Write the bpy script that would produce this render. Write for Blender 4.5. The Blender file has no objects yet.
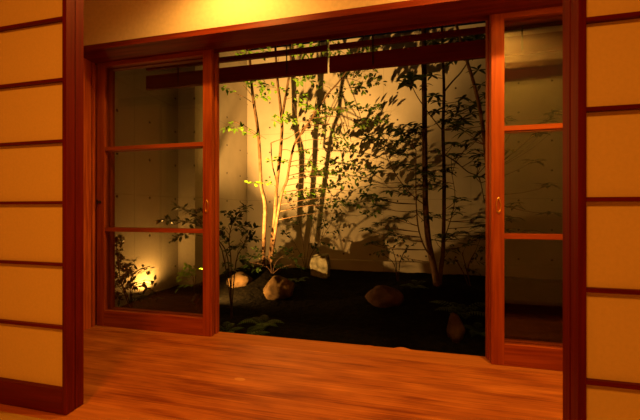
import bpy, bmesh, math, random
from mathutils import Vector, Matrix, noise

R = math.radians
C = bpy.context.scene.collection
rnd = random.Random(7)

# ------------------------------------------------------------------ camera
YAW = R(12.15)
CT, ST = math.cos(YAW), math.sin(YAW)
F = 640 * 17.0 / 36.0


def at(px, py, Y):
    """the point of the place seen at pixel (px, py) at depth Y into the garden"""
    u = (px - 320) / F
    yd = ST * u + CT
    t = Y / yd
    return Vector(((CT * u - ST) * t, Y, (209.5 - py) / F * t))


cam_d = bpy.data.cameras.new('camera')
cam_d.lens = 17
cam_d.sensor_width = 36
cam_d.clip_start = 0.01
cam_d.shift_y = -0.5 / 640
cam = bpy.data.objects.new('camera', cam_d)
C.objects.link(cam)
cam.location = (0, 0, 0)
cam.rotation_euler = (R(90), 0, YAW)
bpy.context.scene.camera = cam

vs = bpy.context.scene.view_settings
vs.view_transform = 'Standard'
vs.look = 'None'
vs.gamma = 1
vs.use_curve_mapping = False
vs.exposure = 0.0

# --------------------------------------------------------------- materials


def new_mat(name):
    m = bpy.data.materials.new(name)
    m.use_nodes = True
    nt = m.node_tree
    b = nt.nodes['Principled BSDF']
    return m, nt, b


def N(nt, t, **kw):
    n = nt.nodes.new(t)
    for k, v in kw.items():
        setattr(n, k, v)
    return n


def ramp(nt, fac, stops):
    r = N(nt, 'ShaderNodeValToRGB')
    el = r.color_ramp.elements
    while len(el) < len(stops):
        el.new(0.5)
    for e, (p, c) in zip(el, stops):
        e.position = p
        e.color = (*c, 1)
    nt.links.new(fac, r.inputs[0])
    return r.outputs[0]


def wood(name, axis, dark, light, rough=0.45, scale=26):
    m, nt, b = new_mat(name)
    tc = N(nt, 'ShaderNodeTexCoord')
    mp = N(nt, 'ShaderNodeMapping')
    s = [scale, scale, scale]
    s['xyz'.index(axis)] = scale * 0.05
    mp.inputs['Scale'].default_value = s
    nt.links.new(tc.outputs['Object'], mp.inputs['Vector'])
    n1 = N(nt, 'ShaderNodeTexNoise')
    n1.inputs['Scale'].default_value = 1.6
    n1.inputs['Detail'].default_value = 6
    n1.inputs['Distortion'].default_value = 0.6
    nt.links.new(mp.outputs[0], n1.inputs['Vector'])
    nt.links.new(ramp(nt, n1.outputs[0], [(0.3, dark), (0.7, light)]), b.inputs['Base Color'])
    b.inputs['Roughness'].default_value = rough
    bp = N(nt, 'ShaderNodeBump')
    bp.inputs['Strength'].default_value = 0.12
    bp.inputs['Distance'].default_value = 0.004
    nt.links.new(n1.outputs[0], bp.inputs['Height'])
    nt.links.new(bp.outputs[0], b.inputs['Normal'])
    b.inputs['Specular IOR Level'].default_value = 0.14
    return m


DK, LT = (0.075, 0.004, 0.001), (0.14, 0.009, 0.002)
W_Z = wood('red_cedar_upright', 'z', DK, LT)
W_X = wood('red_cedar_level', 'x', DK, LT)
WD_Z = wood('door_wood_upright', 'z', (0.21, 0.028, 0.004), (0.39, 0.082, 0.011))
WD_X = wood('door_wood_level', 'x', (0.21, 0.028, 0.004), (0.39, 0.082, 0.011))
HEAD = wood('head_beam_wood', 'x', (0.10, 0.008, 0.0016), (0.22, 0.028, 0.005))
SILL = wood('worn_sill_wood', 'x', (0.30, 0.085, 0.016), (0.46, 0.145, 0.03), 0.5)
JAMB = wood('grained_post_wood', 'z', (0.28, 0.04, 0.006), (0.62, 0.14, 0.026), scale=34)
EAVE = wood('eave_wood', 'x', (0.10, 0.007, 0.002), (0.16, 0.012, 0.003))


def floor_mat():
    m, nt, b = new_mat('engawa_boards')
    tc = N(nt, 'ShaderNodeTexCoord')
    sx = N(nt, 'ShaderNodeSeparateXYZ')
    nt.links.new(tc.outputs['Object'], sx.inputs[0])
    # boards run along X, 0.105 m wide
    d = N(nt, 'ShaderNodeMath', operation='DIVIDE')
    d.inputs[1].default_value = 0.105
    nt.links.new(sx.outputs['Y'], d.inputs[0])
    fl = N(nt, 'ShaderNodeMath', operation='FLOOR')
    nt.links.new(d.outputs[0], fl.inputs[0])
    fr = N(nt, 'ShaderNodeMath', operation='FRACT')
    nt.links.new(d.outputs[0], fr.inputs[0])
    wn = N(nt, 'ShaderNodeTexWhiteNoise', noise_dimensions='1D')
    nt.links.new(fl.outputs[0], wn.inputs['W'])
    # grain
    mp = N(nt, 'ShaderNodeMapping')
    mp.inputs['Scale'].default_value = (1.6, 60, 1)
    nt.links.new(tc.outputs['Object'], mp.inputs[0])
    ng = N(nt, 'ShaderNodeTexNoise')
    ng.inputs['Scale'].default_value = 1.5
    ng.inputs['Detail'].default_value = 7
    ng.inputs['Distortion'].default_value = 0.8
    nt.links.new(mp.outputs[0], ng.inputs['Vector'])
    mp2 = N(nt, 'ShaderNodeMapping')
    mp2.inputs['Scale'].default_value = (2.6, 11, 1)
    nt.links.new(tc.outputs['Object'], mp2.inputs[0])
    nb = N(nt, 'ShaderNodeTexNoise')
    nb.inputs['Scale'].default_value = 1.4
    nb.inputs['Detail'].default_value = 4
    nt.links.new(mp2.outputs[0], nb.inputs['Vector'])
    a1 = N(nt, 'ShaderNodeMath', operation='MULTIPLY_ADD')
    a1.inputs[1].default_value = 0.16
    nt.links.new(wn.outputs['Value'], a1.inputs[0])
    nt.links.new(ng.outputs[0], a1.inputs[2])
    a2 = N(nt, 'ShaderNodeMath', operation='MULTIPLY_ADD')
    a2.inputs[1].default_value = 0.8
    nt.links.new(nb.outputs[0], a2.inputs[0])
    nt.links.new(a1.outputs[0], a2.inputs[2])
    hf = N(nt, 'ShaderNodeMath', operation='MULTIPLY')
    hf.inputs[1].default_value = 0.5
    nt.links.new(a2.outputs[0], hf.inputs[0])
    col = ramp(nt, hf.outputs[0], [(0.36, (0.19, 0.034, 0.005)), (0.50, (0.37, 0.098, 0.016)), (0.66, (0.56, 0.175, 0.032))])
    # worn pale patch and the seams between boards
    vm = N(nt, 'ShaderNodeVectorMath', operation='SUBTRACT')
    vm.inputs[1].default_value = (-0.724, 1.421, -0.865)
    nt.links.new(tc.outputs['Object'], vm.inputs[0])
    vs_ = N(nt, 'ShaderNodeVectorMath', operation='MULTIPLY')
    vs_.inputs[1].default_value = (34, 75, 0)
    nt.links.new(vm.outputs[0], vs_.inputs[0])
    ln = N(nt, 'ShaderNodeVectorMath', operation='LENGTH')
    nt.links.new(vs_.outputs[0], ln.inputs[0])
    lt = N(nt, 'ShaderNodeMath', operation='LESS_THAN')
    lt.inputs[1].default_value = 1.0
    nt.links.new(ln.outputs['Value'], lt.inputs[0])
    mx = N(nt, 'ShaderNodeMixRGB')
    mx.inputs[2].default_value = (0.58, 0.24, 0.06, 1)
    nt.links.new(lt.outputs[0], mx.inputs[0])
    nt.links.new(col, mx.inputs[1])
    seam = N(nt, 'ShaderNodeMath', operation='LESS_THAN')
    seam.inputs[1].default_value = 0.022
    nt.links.new(fr.outputs[0], seam.inputs[0])
    mx2 = N(nt, 'ShaderNodeMixRGB')
    mx2.inputs[2].default_value = (0.20, 0.05, 0.01, 1)
    sm = N(nt, 'ShaderNodeMath', operation='MULTIPLY')
    sm.inputs[1].default_value = 0.6
    nt.links.new(seam.outputs[0], sm.inputs[0])
    nt.links.new(sm.outputs[0], mx2.inputs[0])
    nt.links.new(mx.outputs[0], mx2.inputs[1])
    nt.links.new(mx2.outputs[0], b.inputs['Base Color'])
    b.inputs['Roughness'].default_value = 0.42
    b.inputs['Specular IOR Level'].default_value = 0.3
    bp = N(nt, 'ShaderNodeBump')
    bp.inputs['Strength'].default_value = 0.1
    bp.inputs['Distance'].default_value = 0.003
    nt.links.new(a2.outputs[0], bp.inputs['Height'])
    nt.links.new(bp.outputs[0], b.inputs['Normal'])
    return m


def mottled(name, c1, c2, scale, rough=0.9, bump=0.0, dist=0.01, detail=6):
    m, nt, b = new_mat(name)
    tc = N(nt, 'ShaderNodeTexCoord')
    n = N(nt, 'ShaderNodeTexNoise')
    n.inputs['Scale'].default_value = scale
    n.inputs['Detail'].default_value = detail
    nt.links.new(tc.outputs['Object'], n.inputs['Vector'])
    nt.links.new(ramp(nt, n.outputs[0], [(0.3, c1), (0.7, c2)]), b.inputs['Base Color'])
    b.inputs['Roughness'].default_value = rough
    b.inputs['Specular IOR Level'].default_value = 0.05
    if bump:
        bp = N(nt, 'ShaderNodeBump')
        bp.inputs['Strength'].default_value = bump
        bp.inputs['Distance'].default_value = dist
        nt.links.new(n.outputs[0], bp.inputs['Height'])
        nt.links.new(bp.outputs[0], b.inputs['Normal'])
    return m


def concrete(name, u0):
    """board-marked concrete: pour joints, panel joints and form-tie holes"""
    m, nt, b = new_mat(name)
    tc = N(nt, 'ShaderNodeTexCoord')
    sx = N(nt, 'ShaderNodeSeparateXYZ')
    nt.links.new(tc.outputs['Object'], sx.inputs[0])
    V = sx.outputs['Z']
    gn = N(nt, 'ShaderNodeNewGeometry')
    sn = N(nt, 'ShaderNodeSeparateXYZ')
    nt.links.new(gn.outputs['True Normal'], sn.inputs[0])
    ab = N(nt, 'ShaderNodeMath', operation='ABSOLUTE')
    nt.links.new(sn.outputs['X'], ab.inputs[0])
    sid = N(nt, 'ShaderNodeMath', operation='GREATER_THAN')
    sid.inputs[1].default_value = 0.5
    nt.links.new(ab.outputs[0], sid.inputs[0])
    ys = N(nt, 'ShaderNodeMath', operation='ADD')
    ys.inputs[1].default_value = 0.27 - 4.13      # holes of the side walls line up with theirs
    nt.links.new(sx.outputs['Y'], ys.inputs[0])
    um = N(nt, 'ShaderNodeMix')
    nt.links.new(sid.outputs[0], um.inputs[0])
    nt.links.new(sx.outputs['X'], um.inputs[2])
    nt.links.new(ys.outputs[0], um.inputs[3])
    U = um.outputs[0]
    n = N(nt, 'ShaderNodeTexNoise')
    n.inputs['Scale'].default_value = 1.3
    n.inputs['Detail'].default_value = 8
    nt.links.new(tc.outputs['Object'], n.inputs['Vector'])
    col = ramp(nt, n.outputs[0], [(0.3, (0.40, 0.36, 0.29)), (0.7, (0.54, 0.49, 0.41))])

    def cell(v, off, size):
        s = N(nt, 'ShaderNodeMath', operation='ADD')
        s.inputs[1].default_value = 60 - off
        nt.links.new(v, s.inputs[0])
        d = N(nt, 'ShaderNodeMath', operation='DIVIDE')
        d.inputs[1].default_value = size
        nt.links.new(s.outputs[0], d.inputs[0])
        f = N(nt, 'ShaderNodeMath', operation='FRACT')
        nt.links.new(d.outputs[0], f.inputs[0])
        h = N(nt, 'ShaderNodeMath', operation='SUBTRACT')
        h.inputs[1].default_value = 0.5
        nt.links.new(f.outputs[0], h.inputs[0])
        k = N(nt, 'ShaderNodeMath', operation='MULTIPLY')
        k.inputs[1].default_value = size
        nt.links.new(h.outputs[0], k.inputs[0])
        return k.outputs[0]

    cu, cv = cell(U, u0 - 0.3, 0.6), cell(V, 0.185 - 0.3, 0.6)
    cb = N(nt, 'ShaderNodeCombineXYZ')
    nt.links.new(cu, cb.inputs[0])
    nt.links.new(cv, cb.inputs[1])
    ln = N(nt, 'ShaderNodeVectorMath', operation='LENGTH')
    nt.links.new(cb.outputs[0], ln.inputs[0])
    hole = N(nt, 'ShaderNodeMath', operation='LESS_THAN')
    hole.inputs[1].default_value = 0.021
    nt.links.new(ln.outputs['Value'], hole.inputs[0])

    def line(v, pos, period, w):
        c = cell(v, pos - period / 2, period)
        a = N(nt, 'ShaderNodeMath', operation='ABSOLUTE')
        nt.links.new(c, a.inputs[0])
        l = N(nt, 'ShaderNodeMath', operation='LESS_THAN')
        l.inputs[1].default_value = w
        nt.links.new(a.outputs[0], l.inputs[0])
        return l.outputs[0]

    l1 = line(V, 2.62, 1.6, 0.006)
    l2 = line(U, u0 + 0.3, 1.8, 0.005)
    mxl = N(nt, 'ShaderNodeMath', operation='MAXIMUM')
    nt.links.new(l1, mxl.inputs[0])
    nt.links.new(l2, mxl.inputs[1])
    fm = N(nt, 'ShaderNodeMath', operation='MULTIPLY')
    fm.inputs[1].default_value = 0.45
    nt.links.new(mxl.outputs[0], fm.inputs[0])
    m1 = N(nt, 'ShaderNodeMixRGB')
    m1.inputs[2].default_value = (0.2, 0.18, 0.15, 1)
    nt.links.new(fm.outputs[0], m1.inputs[0])
    nt.links.new(col, m1.inputs[1])
    m2 = N(nt, 'ShaderNodeMixRGB')
    m2.inputs[2].default_value = (0.07, 0.055, 0.045, 1)
    nt.links.new(hole.outputs[0], m2.inputs[0])
    nt.links.new(m1.outputs[0], m2.inputs[1])
    nt.links.new(m2.outputs[0], b.inputs['Base Color'])
    b.inputs['Roughness'].default_value = 0.85
    b.inputs['Specular IOR Level'].default_value = 0.1
    return m


def glass_mat():
    m = bpy.data.materials.new('window_glass')
    m.use_nodes = True
    nt = m.node_tree
    nt.nodes.clear()
    out = N(nt, 'ShaderNodeOutputMaterial')
    tr = N(nt, 'ShaderNodeBsdfTransparent')
    tr.inputs[0].default_value = (0.90, 0.89, 0.84, 1)
    gl = N(nt, 'ShaderNodeBsdfGlossy')
    gl.inputs['Roughness'].default_value = 0.01
    lw = N(nt, 'ShaderNodeLayerWeight')
    lw.inputs['Blend'].default_value = 0.5
    p5 = N(nt, 'ShaderNodeMath', operation='POWER')
    p5.inputs[1].default_value = 5.0
    nt.links.new(lw.outputs['Facing'], p5.inputs[0])
    fr = N(nt, 'ShaderNodeMath', operation='MULTIPLY_ADD')
    fr.inputs[1].default_value = 0.96
    fr.inputs[2].default_value = 0.035
    nt.links.new(p5.outputs[0], fr.inputs[0])
    mx = N(nt, 'ShaderNodeMixShader')
    nt.links.new(fr.outputs[0], mx.inputs[0])
    nt.links.new(tr.outputs[0], mx.inputs[1])
    nt.links.new(gl.outputs[0], mx.inputs[2])
    nt.links.new(mx.outputs[0], out.inputs[0])
    return m


def plain(name, col, rough=0.5, metal=0.0):
    m, nt, b = new_mat(name)
    b.inputs['Base Color'].default_value = (*col, 1)
    b.inputs['Roughness'].default_value = rough
    b.inputs['Metallic'].default_value = metal
    return m


def leaf_mat(name, c1, c2, trans=0.35, rough=0.45):
    m, nt, b = new_mat(name)
    tc = N(nt, 'ShaderNodeTexCoord')
    n = N(nt, 'ShaderNodeTexNoise')
    n.inputs['Scale'].default_value = 9
    nt.links.new(tc.outputs['Object'], n.inputs['Vector'])
    col = ramp(nt, n.outputs[0], [(0.35, c1), (0.65, c2)])
    nt.links.new(col, b.inputs['Base Color'])
    b.inputs['Roughness'].default_value = rough
    b.inputs['Specular IOR Level'].default_value = 0.2
    t = N(nt, 'ShaderNodeBsdfTranslucent')
    nt.links.new(col, t.inputs[0])
    mx = N(nt, 'ShaderNodeMixShader')
    mx.inputs[0].default_value = trans
    nt.links.new(b.outputs[0], mx.inputs[1])
    nt.links.new(t.outputs[0], mx.inputs[2])
    nt.links.new(mx.outputs[0], nt.nodes['Material Output'].inputs[0])
    return m


FLOOR = floor_mat()
PAPER = mottled('washi_paper', (0.69, 0.59, 0.32), (0.74, 0.63, 0.35), 90, 0.95)
PLASTER = mottled('sand_plaster', (0.68, 0.50, 0.32), (0.76, 0.56, 0.36), 40, 0.95, 0.05, 0.002)
TATAMI = wood('tatami_weave', 'x', (0.36, 0.22, 0.05), (0.46, 0.28, 0.07), 0.8, 60)
CEIL = wood('ceiling_boards', 'x', (0.34, 0.16, 0.05), (0.46, 0.23, 0.08))
GLASS = glass_mat()
BRASS = plain('aged_brass', (0.65, 0.36, 0.10), 0.35, 1.0)
IRON = plain('dark_iron', (0.05, 0.03, 0.02), 0.5, 0.8)
BLACK = plain('black_painted_metal', (0.012, 0.012, 0.012), 0.5, 0.2)
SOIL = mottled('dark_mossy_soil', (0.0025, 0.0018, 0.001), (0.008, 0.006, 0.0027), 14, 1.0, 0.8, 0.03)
ROCK = mottled('tan_garden_rock', (0.035, 0.021, 0.010), (0.14, 0.088, 0.04), 6, 0.9, 0.5, 0.03)
ROCKD = mottled('dark_garden_rock', (0.03, 0.016, 0.011), (0.085, 0.045, 0.028), 6, 0.9, 0.5, 0.03)
ROCKG = mottled('lichened_stone', (0.10, 0.095, 0.06), (0.46, 0.43, 0.31), 9, 0.9, 0.5, 0.03)
BARK = mottled('pale_bark', (0.11, 0.06, 0.032), (0.25, 0.155, 0.085), 12, 0.9, 0.4, 0.01)
BARKD = mottled('dark_bark', (0.05, 0.03, 0.022), (0.12, 0.07, 0.045), 14, 0.9, 0.4, 0.01)
LEAF_G = leaf_mat('fresh_leaf', (0.07, 0.17, 0.010), (0.18, 0.34, 0.016), 0.28)
LEAF_UNLIT = leaf_mat('unlit_side_leaf', (0.03, 0.065, 0.008), (0.08, 0.14, 0.012), 0.2)  # darker copy of the fresh leaf, its unlit side painted into the colour
LEAF_B = leaf_mat('young_leaf', (0.20, 0.42, 0.03), (0.32, 0.55, 0.04), 0.4)
LEAF_D = leaf_mat('dark_leaf', (0.016, 0.034, 0.008), (0.04, 0.075, 0.014), 0.2)
LEAF_S = leaf_mat('shrub_leaf', (0.025, 0.05, 0.010), (0.07, 0.11, 0.02), 0.2, 0.3)
FERN = leaf_mat('fern_leaf', (0.018, 0.04, 0.006), (0.05, 0.09, 0.013), 0.2)

# ------------------------------------------------------------------ meshes


def link(name, bm, mat, parent=None, loc=None, smooth=False):
    if name not in ('foliage', 'frond'):
        bmesh.ops.recalc_face_normals(bm, faces=bm.faces)
    me = bpy.data.meshes.new(name)
    bm.to_mesh(me)
    bm.free()
    me.materials.append(mat)
    if smooth:
        for p in me.polygons:
            p.use_smooth = True
    o = bpy.data.objects.new(name, me)
    C.objects.link(o)
    if parent is not None:
        o.parent = parent
    if loc is not None:
        o.location = loc
    return o


def box(bm, x0, x1, y0, y1, z0, z1, bev=0.0):
    r = bmesh.ops.create_cube(bm, size=1)
    vs_ = r['verts']
    for v in vs_:
        v.co = Vector(((x0 + x1) / 2 + v.co.x * (x1 - x0), (y0 + y1) / 2 + v.co.y * (y1 - y0), (z0 + z1) / 2 + v.co.z * (z1 - z0)))
    if bev:
        es = list({e for v in vs_ for e in v.link_edges})
        bmesh.ops.bevel(bm, geom=es, offset=bev, segments=2, affect='EDGES', profile=0.6)


def boxo(name, mat, dims, parent=None, bev=0.0, loc=None):
    bm = bmesh.new()
    box(bm, *dims, bev=bev)
    return link(name, bm, mat, parent, loc)


def struct(name, mat, dims, bev=0.0):
    o = boxo(name, mat, dims, bev=bev)
    o['kind'] = 'structure'
    return o


def thing(name, label, cat, loc=(0, 0, 0), group=None):
    o = bpy.data.objects.new(name, None)
    o.empty_display_size = 0.05
    C.objects.link(o)
    o.location = loc
    o['kind'] = 'thing'
    o['label'] = label
    o['category'] = cat
    if group:
        o['group'] = group
    return o


def smooth_path(pts, k=4):
    if len(pts) < 3:
        return [(Vector(p), r) for p, r in pts]
    out = []
    P = [pts[0]] + list(pts) + [pts[-1]]
    for i in range(1, len(P) - 2):
        p0, p1, p2, p3 = [Vector(P[i + j][0]) for j in (-1, 0, 1, 2)]
        r1, r2 = P[i][1], P[i + 1][1]
        for s in range(k):
            t = s / k
            q = 0.5 * ((2 * p1) + (p2 - p0) * t + (2 * p0 - 5 * p1 + 4 * p2 - p3) * t * t + (3 * p1 - p0 - 3 * p2 + p3) * t ** 3)
            out.append((q, r1 + (r2 - r1) * t))
    out.append((Vector(pts[-1][0]), pts[-1][1]))
    return out


def tube(bm, pts, sides=8, k=4, wob=0.0):
    path = smooth_path(pts, k)
    rings = []
    ref = Vector((0.3, 1, 0.1)).normalized()
    for i, (p, r) in enumerate(path):
        a = path[max(i - 1, 0)][0]
        b = path[min(i + 1, len(path) - 1)][0]
        d = (b - a)
        d = d.normalized() if d.length > 1e-9 else Vector((0, 0, 1))
        x = d.cross(ref)
        if x.length < 1e-3:
            x = d.cross(Vector((1, 0, 0)))
        x.normalize()
        y = x.cross(d).normalized()
        ring = []
        for s in range(sides):
            an = 2 * math.pi * s / sides
            rr = r * (1 + wob * noise.noise(p * 9 + Vector((s * 3.1, 0, 0))))
            ring.append(bm.verts.new(p + (x * math.cos(an) + y * math.sin(an)) * rr))
        rings.append(ring)
    for r0, r1 in zip(rings, rings[1:]):
        for s in range(sides):
            bm.faces.new((r0[s], r0[(s + 1) % sides], r1[(s + 1) % sides], r1[s]))
    for ring, rev in ((rings[0], True), (rings[-1], False)):
        bm.faces.new(list(reversed(ring)) if rev else ring)


def leaf(bm, p, d, up, L, w, fold=0.25, droop=0.2):
    """a pointed leaf with a midrib fold and a drooping tip"""
    d = d.normalized()
    s = d.cross(up)
    if s.length < 1e-4:
        s = d.cross(Vector((1, 0, 0.2)))
    s.normalize()
    n = s.cross(d).normalized()
    prof = ((0, 0.08), (0.25, 0.75), (0.5, 1.0), (0.78, 0.6), (1.0, 0.03))
    mid, lf, rt = [], [], []
    for t, hw in prof:
        c = p + d * (L * t) - n * (L * droop * t * t)
        mid.append(bm.verts.new(c - n * 0.0))
        e = n * (hw * w * 0.5 * fold)
        lf.append(bm.verts.new(c - s * (hw * w * 0.5) + e))
        rt.append(bm.verts.new(c + s * (hw * w * 0.5) + e))
    for i in range(len(prof) - 1):
        bm.faces.new((lf[i], mid[i], mid[i + 1], lf[i + 1]))
        bm.faces.new((mid[i], rt[i], rt[i + 1], mid[i + 1]))


def rv(s=1.0):
    return Vector((rnd.uniform(-1, 1), rnd.uniform(-1, 1), rnd.uniform(-1, 1))) * s


def whorl(bm, c, n, L, w, tilt=0.25):
    """leaves spreading like the fingers of a hand from a shoot tip"""
    a0 = rnd.uniform(0, 6.28)
    for i in range(n):
        a = a0 + 6.283 * i / n + rnd.uniform(-0.25, 0.25)
        d = Vector((math.cos(a), math.sin(a), tilt + rnd.uniform(-0.35, 0.15)))
        leaf(bm, c, d, Vector((0, 0, 1)), L * rnd.uniform(0.7, 1.1), w * rnd.uniform(0.8, 1.1), 0.3, rnd.uniform(0.15, 0.4))


def spray(bm, a, b, n, L, w, twig=0.003, spread=0.09):
    """small leaves set alternately along a twig and its side twigs"""
    a, b = Vector(a), Vector(b)
    d = b - a
    mid = a.lerp(b, 0.5) + Vector((0, 0, d.length * 0.08))
    tube(bm, [(a, twig), (mid, twig * 0.8), (b, twig * 0.4)], 4, 2)
    for i in range(n):
        t = 0.15 + 0.85 * i / max(n - 1, 1)
        p = a.lerp(b, t) + Vector((0, 0, d.length * 0.08 * (1 - (2 * t - 1) ** 2)))
        sd = d.cross(Vector((0, 0, 1)))
        if sd.length < 1e-4:
            sd = Vector((1, 0, 0))
        sd.normalize()
        sgn = 1 if i % 2 else -1
        q = p + sd * sgn * rnd.uniform(0.2, 1) * spread + rv(spread * 0.35)
        tube(bm, [(p, twig * 0.5), (q, twig * 0.3)], 3, 1)
        for k in range(2):
            leaf(bm, p.lerp(q, 0.6 + 0.4 * k), (q - p).normalized() + d.normalized() * 0.5 + rv(0.45), Vector((0, 0, 1)) + rv(0.4),
                 L * rnd.uniform(0.7, 1.15), w * rnd.uniform(0.8, 1.15), 0.25, rnd.uniform(0, 0.3))


# ------------------------------------------------------------- the building
ZF, ZE = -0.852, -0.865        # room floor, engawa floor
ZC = 1.62                      # ceiling

struct('floor_room', TATAMI, (-3.2, 2.6, -3.0, 0.965, ZF - 0.06, ZF))
struct('floor', FLOOR, (-2.3, 1.95, 1.085, 1.80, ZE - 0.05, ZE))
struct('trim_threshold', SILL, (-3.2, 2.6, 0.967, 1.083, ZE - 0.05, ZF - 0.001), 0.002)
struct('ceiling', CEIL, (-3.2, 2.6, -3.0, 1.70, ZC, ZC + 0.05))
struct('wall_back', PLASTER, (-3.2, 2.6, -3.12, -3.0, ZF, ZC))
struct('wall_west', PLASTER, (-3.32, -3.2, -3.12, 1.95, ZF - 0.1, ZC))
struct('wall_east', PLASTER, (2.6, 2.72, -3.12, 1.95, ZF - 0.1, ZC))
struct('wall_above_screens', PLASTER, (-3.2, 2.6, 1.0, 1.06, 1.165, ZC))
struct('trim_screen_head', W_X, (-3.2, 2.6, 0.975, 1.085, 1.115, 1.163), 0.003)
struct('wall_above_doors', PLASTER, (-3.2, 2.6, 1.70, 1.94, 1.123, ZC))
struct('wall_left', PLASTER, (-3.2, -2.20, 1.70, 1.94, ZE - 0.05, 1.12))
struct('wall_right', PLASTER, (1.64, 2.6, 1.70, 1.94, ZE - 0.05, 1.12))

# head beam of the glass doors with its two grooves
bm = bmesh.new()
H0, H1 = 1.085, 1.121
xs0, xs1 = -2.199, 1.639
box(bm, xs0, xs1, 1.683, 1.845, H0, H1, 0.0)
box(bm, xs0, xs1, 1.893, 1.898, H0, H1)
box(bm, xs0, xs1, 1.846, 1.944, H0 + 0.026, H1)
o = link('trim_head', bm, HEAD)
o['kind'] = 'structure'

# door posts at either end (grained face towards the opening)
for nm, x0, x1 in (('trim_left', -2.198, -2.105), ('trim_right', 1.545, 1.638)):
    bm = bmesh.new()
    s = 1 if x0 < 0 else -1
    edge = x1 if s > 0 else x0
    box(bm, x0, x1, 1.70, 1.812, ZE - 0.03, H0 - 0.001)
    xa, xb = sorted((x0 if s > 0 else x1, edge - s * 0.018))
    box(bm, xa, xb, 1.812, 1.822, ZE - 0.03, H0 - 0.001)
    box(bm, x0, x1, 1.822, 1.842, ZE - 0.03, H0 - 0.001)
    box(bm, xa, xb, 1.842, 1.97, ZE - 0.03, H0 - 0.001)
    o = link(nm, bm, JAMB)
    o['kind'] = 'structure'

# sill of the glass doors, its outer arris chipped
bm = bmesh.new()
box(bm, -2.199, 1.639, 1.802, 1.942, ZE - 0.06, ZE)
for px0, px1, h in ((361, 380, 0.006), (392, 415, 0.014)):
    n = 9
    top, bot = [], []
    for i in range(n):
        t = i / (n - 1)
        p = at(px0 + (px1 - px0) * t, 345, 1.935)
        hh = h * math.sin(math.pi * t) * (0.75 + 0.25 * math.sin(5 * t)) + 0.0004
        top.append(p.x)
        bot.append(hh)
    ring0 = [(bm.verts.new((x, 1.918, ZE + 0.0002)), bm.verts.new((x, 1.934, ZE + hh)), bm.verts.new((x, 1.940, ZE + 0.0002))) for x, hh in zip(top, bot)]
    for a, b in zip(ring0, ring0[1:]):
        bm.faces.new((a[0], b[0], b[1], a[1]))
        bm.faces.new((a[1], b[1], b[2], a[2]))
o = link('trim_sill', bm, SILL)
o['kind'] = 'structure'

# ------------------------------------------------------------ paper screens
RAILS = (0.800, 0.544, 0.287, 0.029, -0.231, -0.495)


def shoji(x0, x1, y0, label, th=0.036):
    y1 = y0 + th
    zb, zt = ZF + 0.001, 1.113
    t = thing('shoji_screen', label, 'paper screen', ((x0 + x1) / 2, y0, zb), 'sliding paper screens')
    cx, cz = (x0 + x1) / 2, zb
    sw = 0.021

    def part(nm, m, X0, X1, Y0, Y1, Z0, Z1, bev=0.0015):
        return boxo(nm, m, (X0 - cx, X1 - cx, Y0 - y0, Y1 - y0, Z0 - cz, Z1 - cz), t, bev)
    part('stile', W_Z, x0, x0 + sw, y0, y1, zb, zt)
    part('stile', W_Z, x1 - sw, x1, y0, y1, zb, zt)
    part('bottom_rail', W_X, x0 + sw, x1 - sw, y0, y1, zb, -0.750)
    part('top_rail', W_X, x0 + sw, x1 - sw, y0, y1, 1.045, zt)
    for z in RAILS:
        part('lattice_bar', W_X, x0 + sw, x1 - sw, y0 + 0.006, y0 + 0.021, z - 0.0065, z + 0.0065, 0.001)
    part('paper', PAPER, x0 + sw - 0.002, x1 - sw + 0.002, y0 + 0.0215, y0 + 0.0235, -0.752, 1.047, 0)
    return t


shoji(-2.25, -1.288, 1.0, 'paper screen filling the left edge of the photo, nearest the room')
shoji(-2.25, -1.290, 1.040, 'paper screen stacked directly behind the left one, only its edge showing')
shoji(0.5396, 1.50, 1.0, 'paper screen filling the right edge of the photo, nearest the room')
shoji(0.5386, 1.50, 1.040, 'paper screen stacked directly behind the right one, only its edge showing')

# -------------------------------------------------------------- glass doors


def pull_bm(h=0.095, w=0.024):
    """a boat-shaped recessed pull: raised rim around a sunk cup"""
    bm = bmesh.new()
    n = 16
    rims = []
    for (sc, y) in ((1.0, 0.0), (0.96, -0.003), (0.74, -0.003), (0.6, 0.004)):
        ring = []
        for i in range(n):
            a = 2 * math.pi * i / n
            x = math.sin(a) * w * 0.5 * (sc if sc > 0.9 else sc * 0.95)
            z = math.cos(a) * h * 0.5 * sc
            x *= 1.15 - 0.35 * (z / h)
            ring.append(bm.verts.new((x, y, z)))
        rims.append(ring)
    for a, b in zip(rims, rims[1:]):
        for i in range(n):
            bm.faces.new((a[i], a[(i + 1) % n], b[(i + 1) % n], b[i]))
    bm.faces.new(rims[-1])
    return bm


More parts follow.
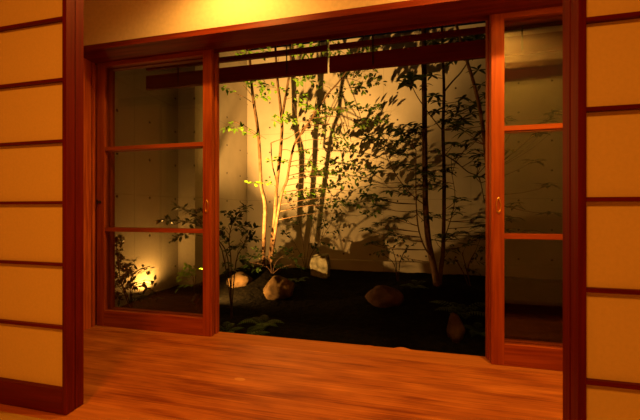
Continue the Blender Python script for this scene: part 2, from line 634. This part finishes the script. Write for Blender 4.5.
def glass_door(x0, x1, y0, label, pull=None, latch=None, th=0.038):
    y1 = y0 + th
    zb, zt = ZE + 0.001, H0 + 0.020
    cx, cz = (x0 + x1) / 2, zb
    t = thing('glass_sliding_door', label, 'sliding door', (cx, y0, zb), 'wood-framed glass sliding doors')
    sw = 0.066

    def part(nm, m, X0, X1, Y0, Y1, Z0, Z1, bev=0.002, par=t):
        return boxo(nm, m, (X0 - cx, X1 - cx, Y0 - y0, Y1 - y0, Z0 - cz, Z1 - cz), par, bev)
    ls = part('stile', WD_Z, x0, x0 + sw, y0, y1, zb, zt)
    rs = part('stile', WD_Z, x1 - sw, x1, y0, y1, zb, zt)
    part('bottom_rail', WD_X, x0 + sw, x1 - sw, y0, y1, zb, -0.747)
    part('top_rail', WD_X, x0 + sw, x1 - sw, y0, y1, 1.058, zt)
    for z in (0.450, -0.149):
        part('glazing_bar', WD_X, x0 + sw, x1 - sw, y0 + 0.006, y1 - 0.004, z - 0.014, z + 0.014, 0.0015)
    for za, zb_ in ((-0.747, -0.163), (-0.135, 0.436), (0.464, 1.058)):
        part('glass_pane', GLASS, x0 + sw, x1 - sw, y0 + 0.020, y0 + 0.023, za, zb_, 0)
    if pull is not None:
        side = rs if pull > cx else ls
        link('door_pull', pull_bm(), BRASS, side, (pull - cx, -0.0005, 0.022 - cz), True)
    if latch is not None:
        side = rs if latch > cx else ls
        bm = bmesh.new()
        m = Matrix.Translation((0, -0.003, 0)) @ Matrix.Rotation(R(90), 4, 'X')
        bmesh.ops.create_cone(bm, cap_ends=True, segments=16, radius1=0.012, radius2=0.011, depth=0.006, matrix=m)
        m = Matrix.Translation((0, -0.014, 0)) @ Matrix.Rotation(R(90), 4, 'X')
        bmesh.ops.create_cone(bm, cap_ends=True, segments=12, radius1=0.006, radius2=0.008, depth=0.018, matrix=m)
        box(bm, -0.0025, 0.0025, -0.026, -0.020, -0.018, 0.018, 0.001)
        o = link('latch', bm, IRON, side, (latch - cx, 0, 0.055 - cz))
    return t


LX0, LX1 = -2.100, -1.152
RX0, RX1 = 0.580, 1.540
glass_door(LX0, LX1, 1.850, 'glass sliding door left of the opening, inner of the pair', pull=LX1 - 0.036, latch=LX0 + 0.032)
glass_door(LX0 + 0.004, LX1 + 0.006, 1.902, 'glass sliding door stacked behind the left one, on the garden side')
glass_door(RX0, RX1, 1.850, 'glass sliding door right of the opening, inner of the pair', pull=RX0 + 0.036)
glass_door(RX0 - 0.004, RX1 - 0.004, 1.902, 'glass sliding door stacked behind the right one, on the garden side')

# ----------------------------------------------------------------- the eave
struct('roof', EAVE, (-4.2, 3.9, 1.95, 2.62, ZC + 0.0, ZC + 0.06))
for x0, x1, lab in ((-2.245, -0.474, 'dark red hanging board under the eave, left of the narrow slit'),
                    (-0.456, 1.345, 'dark red hanging board under the eave, right of the narrow slit')):
    cx = (x0 + x1) / 2
    t = thing('eave_board', lab, 'board', (cx, 2.5, 1.15), 'boards hung under the eave')
    L = (x1 - x0) / 2
    boxo('board', EAVE, (-L, L, -0.015, 0.015, 0.0, 0.132), t, 0.002)
    boxo('upper_rail', EAVE, (-L, L, -0.014, 0.014, 0.188, 0.230), t, 0.002)
    for k in (-0.6, 0.6):
        boxo('hanger', IRON, (k * L - 0.005, k * L + 0.005, -0.020, -0.016, 0.02, ZC - 1.15 - 0.001), t)

# --------------------------------------------------------------- the garden
XA, YA, XB, YB, XR = -3.66, 4.81, -3.32, 6.9, 4.1
CB = CS = concrete('board_marked_concrete', 0.27)


def cwall(name, dims, axis_mat):
    o = boxo(name, axis_mat, dims)
    o['kind'] = 'structure'


cwall('wall_garden_back', (XB - 0.2, XR + 0.2, YB, YB + 0.2, -1.7, 3.9), CB)
cwall('wall_garden_return', (XB - 0.2, XB, YA + 0.2, YB, -1.7, 3.9), CS)
cwall('wall_garden_step', (XA - 0.2, XB, YA, YA + 0.2, -1.7, 3.9), CB)
cwall('wall_garden_left', (XA - 0.2, XA, 1.95, YA, -1.7, 3.9), CS)
cwall('wall_garden_right', (XR, XR + 0.2, 1.95, YB, -1.7, 3.9), CS)
o = struct('trim_kerb', CB, (XB, XR, YB - 0.14, YB, -1.7, -1.135), 0.006)


def ground_z(x, y):
    z = -1.36
    z += 0.32 * math.exp(-(((x + 2.1) / 0.75) ** 2 + ((y - 5.3) / 0.7) ** 2))
    z += 0.30 * math.exp(-(((x - 0.75) / 0.9) ** 2 + ((y - 4.8) / 0.7) ** 2))
    z += 0.01 * math.exp(-(((x + 3.0) / 0.8) ** 2 + ((y - 4.0) / 0.9) ** 2))
    z += 0.025 * noise.noise(Vector((x * 2.1, y * 2.1, 0))) + 0.012 * noise.noise(Vector((x * 9, y * 9, 3)))
    return z


bm = bmesh.new()
nx, ny = 150, 100
g = []
for j in range(ny + 1):
    row = []
    for i in range(nx + 1):
        x = -3.9 + 8.2 * i / nx
        y = 1.96 + 5.05 * j / ny
        row.append(bm.verts.new((x, y, ground_z(x, y))))
    g.append(row)
for j in range(ny):
    for i in range(nx):
        bm.faces.new((g[j][i], g[j][i + 1], g[j + 1][i + 1], g[j + 1][i]))
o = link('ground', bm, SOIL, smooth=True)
o['kind'] = 'structure'


def rock(px, py, Y, sx, sy, sz, label, mat, seed, name='garden_rock', cat='rock', group='rocks in the garden', flat=0.0):
    c = at(px, py, Y)
    bm = bmesh.new()
    bmesh.ops.create_icosphere(bm, subdivisions=4, radius=1)
    for v in bm.verts:
        p = v.co.copy()
        k = 1 + 0.28 * noise.noise(p * 1.1 + Vector((seed, 0, 0))) + 0.12 * noise.noise(p * 2.6 + Vector((0, seed, 0))) + 0.04 * noise.noise(p * 7 + Vector((seed, seed, 0)))
        # facets
        q = p * k
        for fn, fd in ((Vector((0.2, -0.9, 0.4)), 0.82), (Vector((-0.7, -0.2, 0.6)), 0.85), (Vector((0.6, 0.2, 0.7)), 0.84)):
            fn = (fn + 0.35 * Vector((math.sin(seed * 3), math.sin(seed * 5), 0))).normalized()
            dd = q.dot(fn) - fd
            if dd > 0:
                q -= fn * dd * 0.75
        v.co = Vector((q.x * sx, q.y * sy, q.z * sz))
    o = link(name, bm, mat, None, c, True)
    o['kind'] = 'thing'
    o['label'] = label
    o['category'] = cat
    o['group'] = group
    return o


rock(279, 288, 4.35, 0.225, 0.2, 0.19, 'tan rounded rock in front of the lit slender trunks', ROCK, 1.3)
rock(240, 281, 4.7, 0.20, 0.19, 0.15, 'low tan rock beside the open left door, half under the shrub', ROCK, 4.1)
rock(384, 296, 4.3, 0.24, 0.22, 0.14, 'low dark rock in the shade left of the two dark trunks', ROCKD, 7.7)
rock(455, 328, 3.35, 0.085, 0.08, 0.155, 'small upright reddish stone near the right glass door', ROCKD, 2.2)


def upright_stone():
    Y = 5.7
    c = at(320, 264, Y)
    bm = bmesh.new()
    box(bm, -0.17, 0.17, -0.13, 0.13, -0.26, 0.20)
    bmesh.ops.subdivide_edges(bm, edges=bm.edges, cuts=9, use_grid_fill=True)
    for v in bm.verts:
        p = v.co.copy()
        v.co.z += 0.035 * noise.noise(p * 5 + Vector((3, 0, 0))) + (0.05 if p.z > 0.15 else 0) * -abs(p.x) * 4
        v.co.x *= 1 - 0.18 * max(p.z, 0) / 0.2
        v.co += 0.03 * noise.noise_vector(p * 4.5)
    o = link('upright_stone', bm, ROCKG, None, c, True)
    o['kind'] = 'thing'
    o['label'] = 'squat upright stone with one pale lit face, near the back wall'
    o['category'] = 'stone'


upright_stone()

# ------------------------------------------------------------------- trees


def T(name, label, cat, base, group=None):
    return thing(name, label, cat, base, group)


def tubeo(name, mat, root, pts, sides=8, k=4, wob=0.15):
    bm = bmesh.new()
    o = Vector(root.location)
    tube(bm, [(Vector(p) - o, r) for p, r in pts], sides, k, wob)
    return link(name, bm, mat, root, smooth=True)


def px_path(pts, Y, r0, r1, dy=0.0):
    n = len(pts)
    return [(at(x, y, Y + dy * i / (n - 1)), r0 + (r1 - r0) * i / (n - 1)) for i, (x, y) in enumerate(pts)]


def nearest(paths, p, below=0.25):
    best = None
    for path in paths:
        for q, r in smooth_path(path):
            d = (q - p).length + max(0, q.z - p.z + below * 0.3) * 1.5
            if best is None or d < best[0]:
                best = (d, q, r)
    return best[1]


# ---- left clump: pale stems lit from below
YT = 5.4
b = at(266, 266, YT)
tl = T('multi_stem_tree', 'tree with several slender pale stems lit from below, beside the bright wall', 'tree', b)
stems = [
    px_path([(263, 270), (264, 236), (265, 205), (261, 185), (260, 160), (258, 130), (254, 104), (251, 78), (249, 40), (246, -10)], YT, 0.038, 0.022),
    px_path([(268, 270), (272, 243), (275, 215), (277, 182), (280, 157), (282, 130), (281, 112), (278, 85), (276, 60), (273, -10)], YT + 0.05, 0.038, 0.020, 0.1),
    px_path([(282, 118), (285, 100), (289, 76), (292, 50), (297, -10)], YT + 0.07, 0.026, 0.016, 0.1),
    px_path([(271, 262), (277, 220), (282, 193), (287, 180), (290, 162), (295, 143), (303, 131), (316, 112), (328, 94), (341, 79), (356, 55), (375, 10)], YT - 0.1, 0.028, 0.010, 0.3),
    px_path([(275, 205), (276, 182), (272, 163), (271, 143)], YT - 0.1, 0.013, 0.010),
    px_path([(271, 143), (279, 140), (288, 138), (303, 128), (312, 118)], YT - 0.1, 0.010, 0.005, -0.2),
]
for s_ in stems[:4]:
    tubeo('trunk', BARK, tl, s_, 10)
for s_ in stems[4:]:
    tubeo('branch', BARK, tl, s_, 7)
extra = [
    [(293, 102), (297, 118), (300, 135), (301, 150)],
    [(233, 121), (243, 125), (255, 132), (266, 139)],
]
for e in extra:
    tubeo('branch', BARK, tl, px_path(e, YT - 0.1, 0.007, 0.004), 6)

fol = bmesh.new()
org = Vector(tl.location)


def add_sprays(bm, org, items, paths, L, w, root, bmat, twig=0.004):
    for (x, y, wx, n, Y) in items:
        c = at(x, y, Y)
        hw = at(x + wx, y, Y) - c
        q = nearest(paths, c)
        sgn = 1 if c.x > q.x else -1
        a = c - hw * 0.9 * sgn + Vector((0, rnd.uniform(-0.1, 0.1), -0.02))
        e = c + hw * 0.9 * sgn + Vector((0, rnd.uniform(-0.15, 0.15), 0.02))
        if (q - a).length > 0.08 and (q - a).length < 1.6:
            mid = q.lerp(a, 0.5) + Vector((0, 0, 0.06 * (q - a).length))
            tubeo('branch', bmat, root, [(q, 0.007), (mid, 0.005), (a, twig)], 5, 3)
        spray(bm, a - org, e - org, n, L, w, twig * 0.6, hw.length * 0.55)


left_items = [
    # x, y, half width px, leaves, Y
    (255, 86, 10, 12, 5.2), (268, 88, 9, 12, 5.3), (262, 99, 6, 8, 5.2), (246, 80, 8, 9, 5.4), (281, 90, 6, 7, 5.3),
    (227, 91, 6, 5, 5.0), (238, 130, 10, 9, 5.1), (252, 135, 8, 7, 5.2), (262, 184, 11, 8, 5.0), (281, 162, 9, 10, 5.0),
    (281, 118, 11, 14, 5.0), (300, 80, 10, 13, 5.0), (309, 108, 7, 10, 5.1), (298, 95, 8, 6, 5.2), (322, 112, 13, 20, 4.9), (313, 120, 9, 12, 5.0),
    (333, 95, 9, 8, 5.0), (318, 84, 8, 8, 5.1), (344, 110, 8, 9, 5.0), (352, 108, 9, 12, 5.0), (370, 108, 9, 14, 5.0), (378, 121, 9, 12, 5.0), (358, 124, 9, 10, 5.1),
    (324, 130, 9, 8, 5.0), (338, 140, 8, 8, 5.0), (300, 152, 7, 8, 5.2), (291, 196, 9, 10, 5.0), (304, 194, 9, 10, 5.1), (308, 168, 8, 8, 5.2),
    (315, 175, 8, 9, 5.1), (322, 190, 9, 10, 5.1), (327, 160, 8, 8, 5.1), (268, 55, 14, 10, 5.2), (300, 50, 14, 14, 5.1), (330, 52, 14, 14, 5.0), (345, 58, 12, 12, 5.0), (365, 52, 12, 12, 4.9),
    (240, 52, 10, 8, 5.2), (312, 66, 12, 12, 5.0),
]
for (x, y) in ((345, 165), (352, 178), (338, 185), (360, 190), (366, 172), (372, 200), (350, 205), (335, 205), (330, 172), (344, 150), (368, 215),  (355, 90), (362, 75), (350, 75), (372, 82), (345, 68)):
    left_items.append((x, y, 11, 12, 5.2))
left_items = [(x, y, wx * 1.1, int(n * 1.4), Y + (0.75 + rnd.uniform(-.15, .25) if x > 310 else (0.95 if y > 145 else 0.25) if x > 275 else 0)) for (x, y, wx, n, Y) in left_items]
add_sprays(fol, org, [i for i in left_items if i[0] <= 312], stems, 0.105, 0.056, tl, BARK)
link('foliage', fol, LEAF_G, tl)
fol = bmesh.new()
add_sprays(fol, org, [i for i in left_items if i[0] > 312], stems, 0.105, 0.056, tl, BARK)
link('foliage', fol, LEAF_UNLIT, tl)['label'] = 'outer leaves with their unlit side put into the colour'  # same tree's leaves, shade painted in by the darker colour

rnd.seed('twin trunks')
# ---- right tree: two dark trunks from one foot
YR = 4.6
b = at(437, 283, YR)
tr = T('twin_trunk_tree', 'tree with two straight dark trunks rising from one foot, right of centre', 'tree', b)
rs_ = [
    px_path([(437, 288), (434, 268), (429, 245), (426, 215), (425, 180), (424.5, 120), (424, 60), (423, 0), (423, -40)], YR, 0.046, 0.032),
    px_path([(439, 288), (441, 268), (443, 250), (444, 210), (444, 170), (443, 130), (444, 95), (443, 60), (441, 10)], YR + 0.05, 0.034, 0.016),
    px_path([(432, 258), (424, 246), (418, 226), (416, 195), (416, 150)], YR - 0.05, 0.013, 0.007),
    px_path([(444, 92), (452, 82), (462, 71), (472, 55)], YR + 0.05, 0.014, 0.007),
    px_path([(442, 130), (434, 120), (425, 108), (417, 96), (412, 86)], YR - 0.1, 0.009, 0.005, -0.1),
    px_path([(425, 205), (412, 195), (398, 178), (388, 160), (384, 148)], YR - 0.05, 0.009, 0.005, 0.1),
    px_path([(445, 155), (456, 162), (468, 172), (479, 178), (484, 200)], YR, 0.010, 0.005, 0.1),
    px_path([(444, 240), (452, 215), (455, 195), (452, 175)], YR + 0.1, 0.008, 0.004, 0.1),
]
for s_ in rs_[:2]:
    tubeo('trunk', BARKD, tr, s_, 10)
for s_ in rs_[2:]:
    tubeo('branch', BARKD, tr, s_, 7)
fol = bmesh.new()
org = Vector(tr.location)
wh = [(412, 79, 7, .22, 4.4), (411, 80, 5, .2, 4.4), (404, 82, 5, .15, 4.5), (432, 76, 5, .12, 4.7), (424, 88, 4, .1, 4.6)]
for (x, y) in ((384, 134), (392, 128), (401, 135), (410, 139), (397, 143), (378, 141), (415, 132), (368, 138), (405, 150), (388, 150), (420, 145)):
    wh.append((x, y, 6, .15, 4.7 + rnd.uniform(-.3, .3)))
for (x, y) in ((438, 102), (448, 107), (459, 106), (470, 108), (479, 103), (436, 112), (455, 115), (447, 120), (472, 114), (463, 99), (433, 96), (484, 112)):
    wh.append((x, y, 6, .14, 4.7 + rnd.uniform(-.3, .3)))
for k in range(85):
    x = rnd.uniform(366, 487)
    y = rnd.uniform(120, 252)
    if x < 395 and y < 165:
        continue
    wh.append((x, y, rnd.choice((5, 6, 7)), rnd.uniform(.12, .17), 4.7 + rnd.uniform(-.5, .5)))
for k in range(16):
    wh.append((rnd.uniform(432, 487), rnd.uniform(30, 62), 6, .15, 4.6 + rnd.uniform(-.4, .4)))
for k in range(14):
    wh.append((rnd.uniform(500, 560), rnd.uniform(90, 240), 6, .15, 4.9 + rnd.uniform(-.4, .4)))
for (x, y, n, L, Y) in wh:
    c = at(x, y, Y)
    q = nearest(rs_, c)
    if (q - c).length > 0.06:
        mid = q.lerp(c, 0.6) + Vector((0, 0, -0.05 * (q - c).length))
        tubeo('branch', BARKD, tr, [(q, 0.006), (mid, 0.0045), (c, 0.003)], 5, 3)
    L *= 1.2
    whorl(fol, c - org, n, L, L * 0.33)
    if rnd.random() < 0.6:
        whorl(fol, c - org + rv(0.06), n - 1, L * 0.85, L * 0.3)
link('foliage', fol, LEAF_D, tr)

rnd.seed('leaning stem')
# ---- leaning slender tree at the right edge of the opening
YL_ = 3.65
b = at(494, 300, YL_)
t3 = T('leaning_tree', 'slender leaning reddish stem at the right edge of the opening', 'tree', b)
p3 = px_path([(494, 306), (492, 250), (489, 190), (485, 145), (480, 110), (473, 80), (466, 58), (455, 20)], YL_, 0.026, 0.014)
tubeo('trunk', BARK, t3, p3, 9)
fol = bmesh.new()
org = Vector(t3.location)
for (x, y) in ((478, 132), (470, 140), (484, 122), (476, 150), (465, 132), (480, 85), (486, 95), (478, 70), (498, 130), (510, 150)):
    c = at(x, y, YL_ + rnd.uniform(-.15, .2))
    q = nearest([p3], c)
    tubeo('branch', BARK, t3, [(q, 0.006), (q.lerp(c, .6), 0.0045), (c, 0.003)], 5, 3)
    whorl(fol, c - org, 6, 0.14, 0.036)
link('foliage', fol, LEAF_D, t3)

# ---- shrubs


def shrub(name, label, cat, base_px, Y, stems_px, sprays_px, L, w, lmat, bmat, group=None, r=0.008, n_leaf=8):
    rnd.seed(name)
    base = at(base_px[0], base_px[1], Y)
    base.z = ground_z(base.x, base.y)
    t = T(name, label, cat, base, group)
    org = Vector(base)
    paths = []
    for st in stems_px:
        pth = [(base + rv(0.015) - Vector((0, 0, 0.03)), r)] + [(at(x, y, Y + dy), r * (0.85 - 0.5 * i / len(st))) for i, (x, y, dy) in enumerate(st)]
        paths.append(pth)
        tubeo('stem', bmat, t, pth, 6)
    fol = bmesh.new()
    for (x0, y0, x1, y1, n, dy) in sprays_px:
        a, e = at(x0, y0, Y + dy), at(x1, y1, Y + dy + rnd.uniform(-.1, .1))
        q = nearest(paths, a)
        if (q - a).length > 0.03:
            tubeo('branch', bmat, t, [(q, r * 0.5), (q.lerp(a, .5) + Vector((0, 0, .01)), r * .45), (a, r * 0.35)], 5, 3)
        n = int(n * n_leaf / 8)
        spray(fol, a - org, e - org, n, L, w, 0.0022, 0.045)
    link('foliage', fol, lmat, t)
    return t


shrub('dark_leaf_shrub', 'dark small-leaved shrub at the left end of the opening, reaching behind the left glass', 'shrub', (232, 292), 3.45,
      [[(231, 262, 0), (229, 240, 0), (233, 222, 0), (241, 208, 0)], [(228, 260, 0), (218, 240, 0), (200, 226, 0), (182, 221, 0), (160, 221, 0)],
       [(236, 262, 0.1), (244, 245, .1), (250, 230, .1)], [(222, 250, -.1), (206, 232, -.1), (196, 218, -.1), (180, 207, -.1)]],
      [(236, 216, 247, 206, 8, 0), (232, 222, 226, 211, 6, 0), (232, 230, 246, 226, 9, 0), (226, 236, 214, 220, 6, 0), (230, 246, 220, 236, 7, 0),
       (238, 250, 252, 238, 8, .1), (240, 240, 255, 228, 8, .1), (228, 225, 240, 218, 8, -.1), (225, 256, 238, 246, 6, -.1), (222, 262, 230, 272, 6, -.1),
       (205, 228, 186, 222, 9, 0), (186, 222, 170, 221, 6, 0), (172, 221, 157, 221, 5, 0), (203, 224, 192, 212, 8, -.1), (192, 214, 177, 207, 7, -.1), (208, 218, 198, 208, 7, -.1),
       (188, 234, 172, 240, 7, -.1), (204, 234, 190, 230, 6, 0), (240, 258, 250, 264, 6, .1), (246, 236, 258, 240, 7, .1), (223, 228, 216, 236, 5, 0)],
      0.078, 0.040, LEAF_S, BARKD, 'shrubs of the garden', 0.008, 16)

shrub('twiggy_shrub', 'twiggy leafy shrub right of the lit slender stems, in front of the wide trunk shadow', 'shrub', (306, 266), 6.4,
      [[(304, 250, 0), (300, 225, 0), (296, 205, 0)], [(308, 250, 0), (312, 228, 0), (318, 205, 0)], [(311, 255, 0), (322, 238, 0), (332, 222, 0)], [(302, 258, 0), (294, 242, 0), (288, 232, 0)]],
      [(296, 212, 288, 200, 9, 0), (298, 208, 308, 198, 9, 0), (300, 226, 290, 220, 8, 0), (314, 222, 306, 212, 8, 0), (316, 212, 328, 202, 10, 0), (318, 206, 312, 192, 8, 0),
       (314, 230, 328, 226, 9, 0), (324, 236, 340, 230, 9, 0), (330, 224, 342, 212, 10, 0), (320, 242, 334, 246, 8, 0), (292, 240, 282, 232, 7, 0), (308, 244, 320, 250, 8, 0), (326, 230, 322, 216, 8, 0), (330, 214, 340, 200, 9, .1), (318, 200, 330, 188, 9, .1)],
      0.105, 0.05, LEAF_D, BARKD, 'shrubs of the garden', 0.008)

shrub('green_sapling', 'small bright green plant lit beside the left glass door stile', 'plant', (194, 302), 4.0,
      [[(194, 287, 0), (193, 277, 0), (188, 272, 0)], [(195, 284, 0), (196, 274, 0)]],
      [(193, 274, 182, 271, 9, 0), (195, 275, 188, 268, 6, 0), (193, 280, 185, 278, 5, 0), (193, 286, 179, 288, 5, 0), (190, 276, 196, 270, 6, 0), (187, 272, 181, 276, 5, 0)],
      0.085, 0.05, LEAF_B, BARKD, 'shrubs of the garden', 0.006)

shrub('wall_shrub', 'dark leafy plant silhouetted against the glow on the left wall', 'shrub', (134, 306), 3.2,
      [[(130, 285, 0), (136, 272, 0), (150, 266, 0)], [(132, 290, 0), (142, 283, 0), (152, 285, 0)], [(122, 285, 0), (118, 262, 0), (116, 240, -.05)], [(125, 290, 0), (112, 270, 0)], [(131, 295, 0), (146, 296, 0)]],
      [(134, 276, 152, 270, 4, 0), (136, 271, 146, 267, 3, 0), (138, 282, 158, 282, 4, 0), (142, 284, 155, 296, 5, 0), (132, 280, 124, 266, 8, 0), (120, 268, 112, 250, 9, 0), (124, 276, 132, 258, 8, .05),
       (118, 255, 124, 238, 8, 0), (114, 262, 108, 240, 8, 0), (128, 290, 112, 284, 9, 0), (122, 292, 132, 282, 9, 0), (132, 298, 146, 300, 8, 0), (112, 290, 120, 300, 8, 0), (140, 296, 158, 300, 7, 0), (120, 280, 130, 270, 9, 0), (116, 250, 124, 262, 9, 0), (112, 272, 120, 262, 9, 0), (108, 262, 114, 274, 9, 0), (118, 286, 110, 276, 9, 0), (124, 262, 130, 272, 9, .05), (112, 246, 118, 236, 9, 0), (128, 270, 122, 280, 9, 0), (126, 285, 138, 288, 8, .05)],
      0.075, 0.032, LEAF_D, BARKD, 'shrubs of the garden', 0.007, 13)

shrub('foot_shrub', 'low dark bush around the foot of the lit slender stems', 'shrub', (272, 274), 5.0,
      [[(270, 262, 0), (262, 254, 0)], [(276, 262, 0), (286, 254, 0)], [(266, 266, 0), (250, 262, 0)], [(280, 268, 0), (294, 264, 0)]],
      [(264, 256, 254, 248, 9, 0), (260, 258, 248, 256, 9, 0), (252, 262, 240, 258, 9, 0), (254, 264, 244, 268, 8, 0), (270, 260, 276, 250, 7, 0), (284, 256, 294, 250, 9, 0), (286, 260, 300, 258, 9, 0), (292, 264, 304, 268, 8, 0), (274, 266, 284, 268, 8, -.1), (262, 266, 256, 272, 8, -.1), (290, 256, 282, 246, 7, 0)],
      0.085, 0.045, LEAF_D, BARKD, 'shrubs of the garden', 0.007, 10)

shrub('low_shrub', 'low dark shrub against the kerb, left of the twin dark trunks', 'shrub', (398, 275), 5.6,
      [[(396, 262, 0), (392, 248, 0)], [(400, 262, 0), (408, 246, 0)], [(394, 264, 0), (384, 255, 0)]],
      [(392, 250, 382, 240, 8, 0), (394, 248, 404, 236, 8, 0), (404, 252, 414, 244, 8, 0), (388, 258, 376, 252, 8, 0), (396, 258, 410, 258, 8, 0), (398, 244, 392, 230, 7, 0)],
      0.10, 0.036, LEAF_D, BARKD, 'shrubs of the garden', 0.009)

shrub('edge_shrub', 'low dark shrub beside the right side of the twin dark trunks', 'shrub', (470, 283), 5.5,
      [[(466, 268, 0), (462, 252, 0)], [(468, 268, 0), (476, 250, 0)], [(462, 270, 0), (454, 258, 0)]],
      [(462, 255, 452, 246, 8, 0), (464, 250, 472, 240, 8, 0), (474, 254, 486, 248, 8, 0), (458, 262, 448, 262, 8, 0), (468, 262, 482, 262, 8, 0), (462, 268, 476, 272, 8, -.1), (480, 240, 486, 226, 7, 0)],
      0.10, 0.034, LEAF_D, BARKD, 'shrubs of the garden', 0.009)

# ---- ferns


def fern(px, py, Y, n, L, label, seed):
    r = random.Random(seed)
    base = at(px, py, Y)
    base.z = ground_z(base.x, base.y)
    t = T('fern', label, 'fern', base, 'ferns on the garden floor')
    a0 = r.uniform(0, 6)
    for k in range(n):
        a = a0 + 6.283 * k / n + r.uniform(-.25, .25)
        bm = bmesh.new()
        pts = []
        Lk = L * r.uniform(0.75, 1.1)
        rise = r.uniform(0.35, 0.75)
        for i in range(13):
            s = i / 12
            h = Lk * (rise * s * 1.5 - rise * 1.15 * s * s)
            pts.append(Vector((math.cos(a) * Lk * s * 0.85, math.sin(a) * Lk * s * 0.85, h - 0.01)))
        tube(bm, [(p, 0.003 * (1 - 0.7 * i / 12)) for i, p in enumerate(pts)], 4, 1)
        for i in range(2, 13):
            s = i / 12
            d = (pts[i] - pts[i - 1]).normalized()
            sd = d.cross(Vector((0, 0, 1))).normalized()
            pl = Lk * 0.24 * (math.sin(math.pi * min(1, 0.15 + s * 0.85)) * 0.85 + 0.12)
            for sg in (1, -1):
                leaf(bm, pts[i], sd * sg + d * 0.45, Vector((0, 0, 1)), pl, Lk * 0.05, 0.2, 0.25)
        link('frond', bm, FERN, t)
    return t


fern(240, 320, 2.75, 10, 0.36, 'fern beside the open left glass door, nearest the sill', 3)
fern(262, 312, 3.3, 9, 0.32, 'fern in front of the two tan rocks', 5)
fern(226, 302, 3.0, 7, 0.26, 'fern tucked against the stile of the left glass door, below the shrub', 8)
fern(462, 302, 4.0, 9, 0.42, 'fern behind the small upright reddish stone', 11)
fern(416, 296, 4.55, 7, 0.26, 'fern at the foot of the twin dark trunks, on their left', 13)
fern(298, 272, 5.0, 7, 0.22, 'fern behind the tan rounded rock', 17)
fern(478, 322, 3.6, 7, 0.30, 'fern beside the right glass door, near the small reddish stone', 19)

# ---- garden spotlights (real fittings)


def spotlight(px, py, Y, aim, label, zoff=0.11):
    base = at(px, py, Y)
    base.z = ground_z(base.x, base.y)
    t = T('garden_spotlight', label, 'spotlight', base, 'spotlights staked in the garden')
    d = (Vector(aim) - (base + Vector((0, 0, zoff)))).normalized()
    q = d.to_track_quat('Z', 'Y').to_matrix().to_4x4()
    M = Matrix.Translation((0, 0, zoff)) @ q
    bm = bmesh.new()
    prof = ((0.0, -0.065), (0.026, -0.065), (0.034, -0.05), (0.040, 0.055), (0.040, 0.060), (0.036, 0.060), (0.035, 0.045))
    rings = []
    for r_, z in prof:
        rings.append([bm.verts.new(M @ Vector((r_ * math.cos(6.2832 * i / 20), r_ * math.sin(6.2832 * i / 20), z))) for i in range(20)] if r_ else [bm.verts.new(M @ Vector((0, 0, z)))])
    for i in range(20):
        bm.faces.new((rings[0][0], rings[1][(i + 1) % 20], rings[1][i]))
    for a, b_ in zip(rings[1:], rings[2:]):
        for i in range(20):
            bm.faces.new((a[i], a[(i + 1) % 20], b_[(i + 1) % 20], b_[i]))
    link('housing', bm, BLACK, t, smooth=True)
    bm = bmesh.new()
    tube(bm, [(Vector((0, 0, -0.08)), 0.010), (Vector((0, 0, zoff - 0.045)), 0.010)], 8, 1)
    link('stake', bm, BLACK, t)
    return base + Vector((0, 0, zoff)) + d * 0.075


def spot(name, loc, aim, energy, size, blend, col, radius):
    l = bpy.data.lights.new(name, 'SPOT')
    l.energy = energy
    l.spot_size = R(size)
    l.spot_blend = blend
    l.color = col
    l.shadow_soft_size = radius
    o = bpy.data.objects.new(name, l)
    C.objects.link(o)
    o.location = loc
    o.rotation_euler = (Vector(aim) - Vector(loc)).to_track_quat('-Z', 'Y').to_euler()
    return o


GCOL = (1.0, 0.48, 0.105)
aim1 = (-1.6, 6.9, 2.6)
p1 = spotlight(196, 292, 3.75, aim1, 'small black spotlight beside the bright green plant behind the left glass')
spot('garden_spot_lamp', p1, aim1, 3900, 66, 1.0, GCOL, 0.018)
spot('garden_spot_spill', p1, p1 + Vector((0.55, 0.75, 0.33)), 330, 126, 1.0, GCOL, 0.018)
aim2 = (-3.60, 4.03, -0.6)
p2 = spotlight(155, 300, 4.03, aim2, 'small black spotlight behind the dark plant at the left wall', 0.03)
spot('garden_spot_lamp', p2, aim2, 78, 170, 1.0, GCOL, 0.02)

# ------------------------------------------------------- lamps of the house
ICOL = (1.0, 0.275, 0.016)
DCOL = (1.0, 0.55, 0.10)
spot('ceiling_downlight', (-0.85, 1.33, ZC - 0.03), (-0.85, 1.36, -1), 62, 150, 0.7, DCOL, 0.03)
spot('ceiling_downlight', (0.80, 1.33, ZC - 0.03), (0.80, 1.36, -1), 145, 150, 0.7, DCOL, 0.03)
a = bpy.data.lights.new('room_lamp', 'AREA')
a.shape = 'DISK'
a.size = 0.5
a.energy = 60
a.color = ICOL
o = bpy.data.objects.new('room_lamp', a)
C.objects.link(o)
o.location = (-0.5, -0.7, ZC - 0.05)

w = bpy.data.worlds.new('night')
bpy.context.scene.world = w
w.use_nodes = True
w.node_tree.nodes['Background'].inputs[0].default_value = (0.5, 0.4, 0.35, 1)
w.node_tree.nodes['Background'].inputs[1].default_value = 0.004
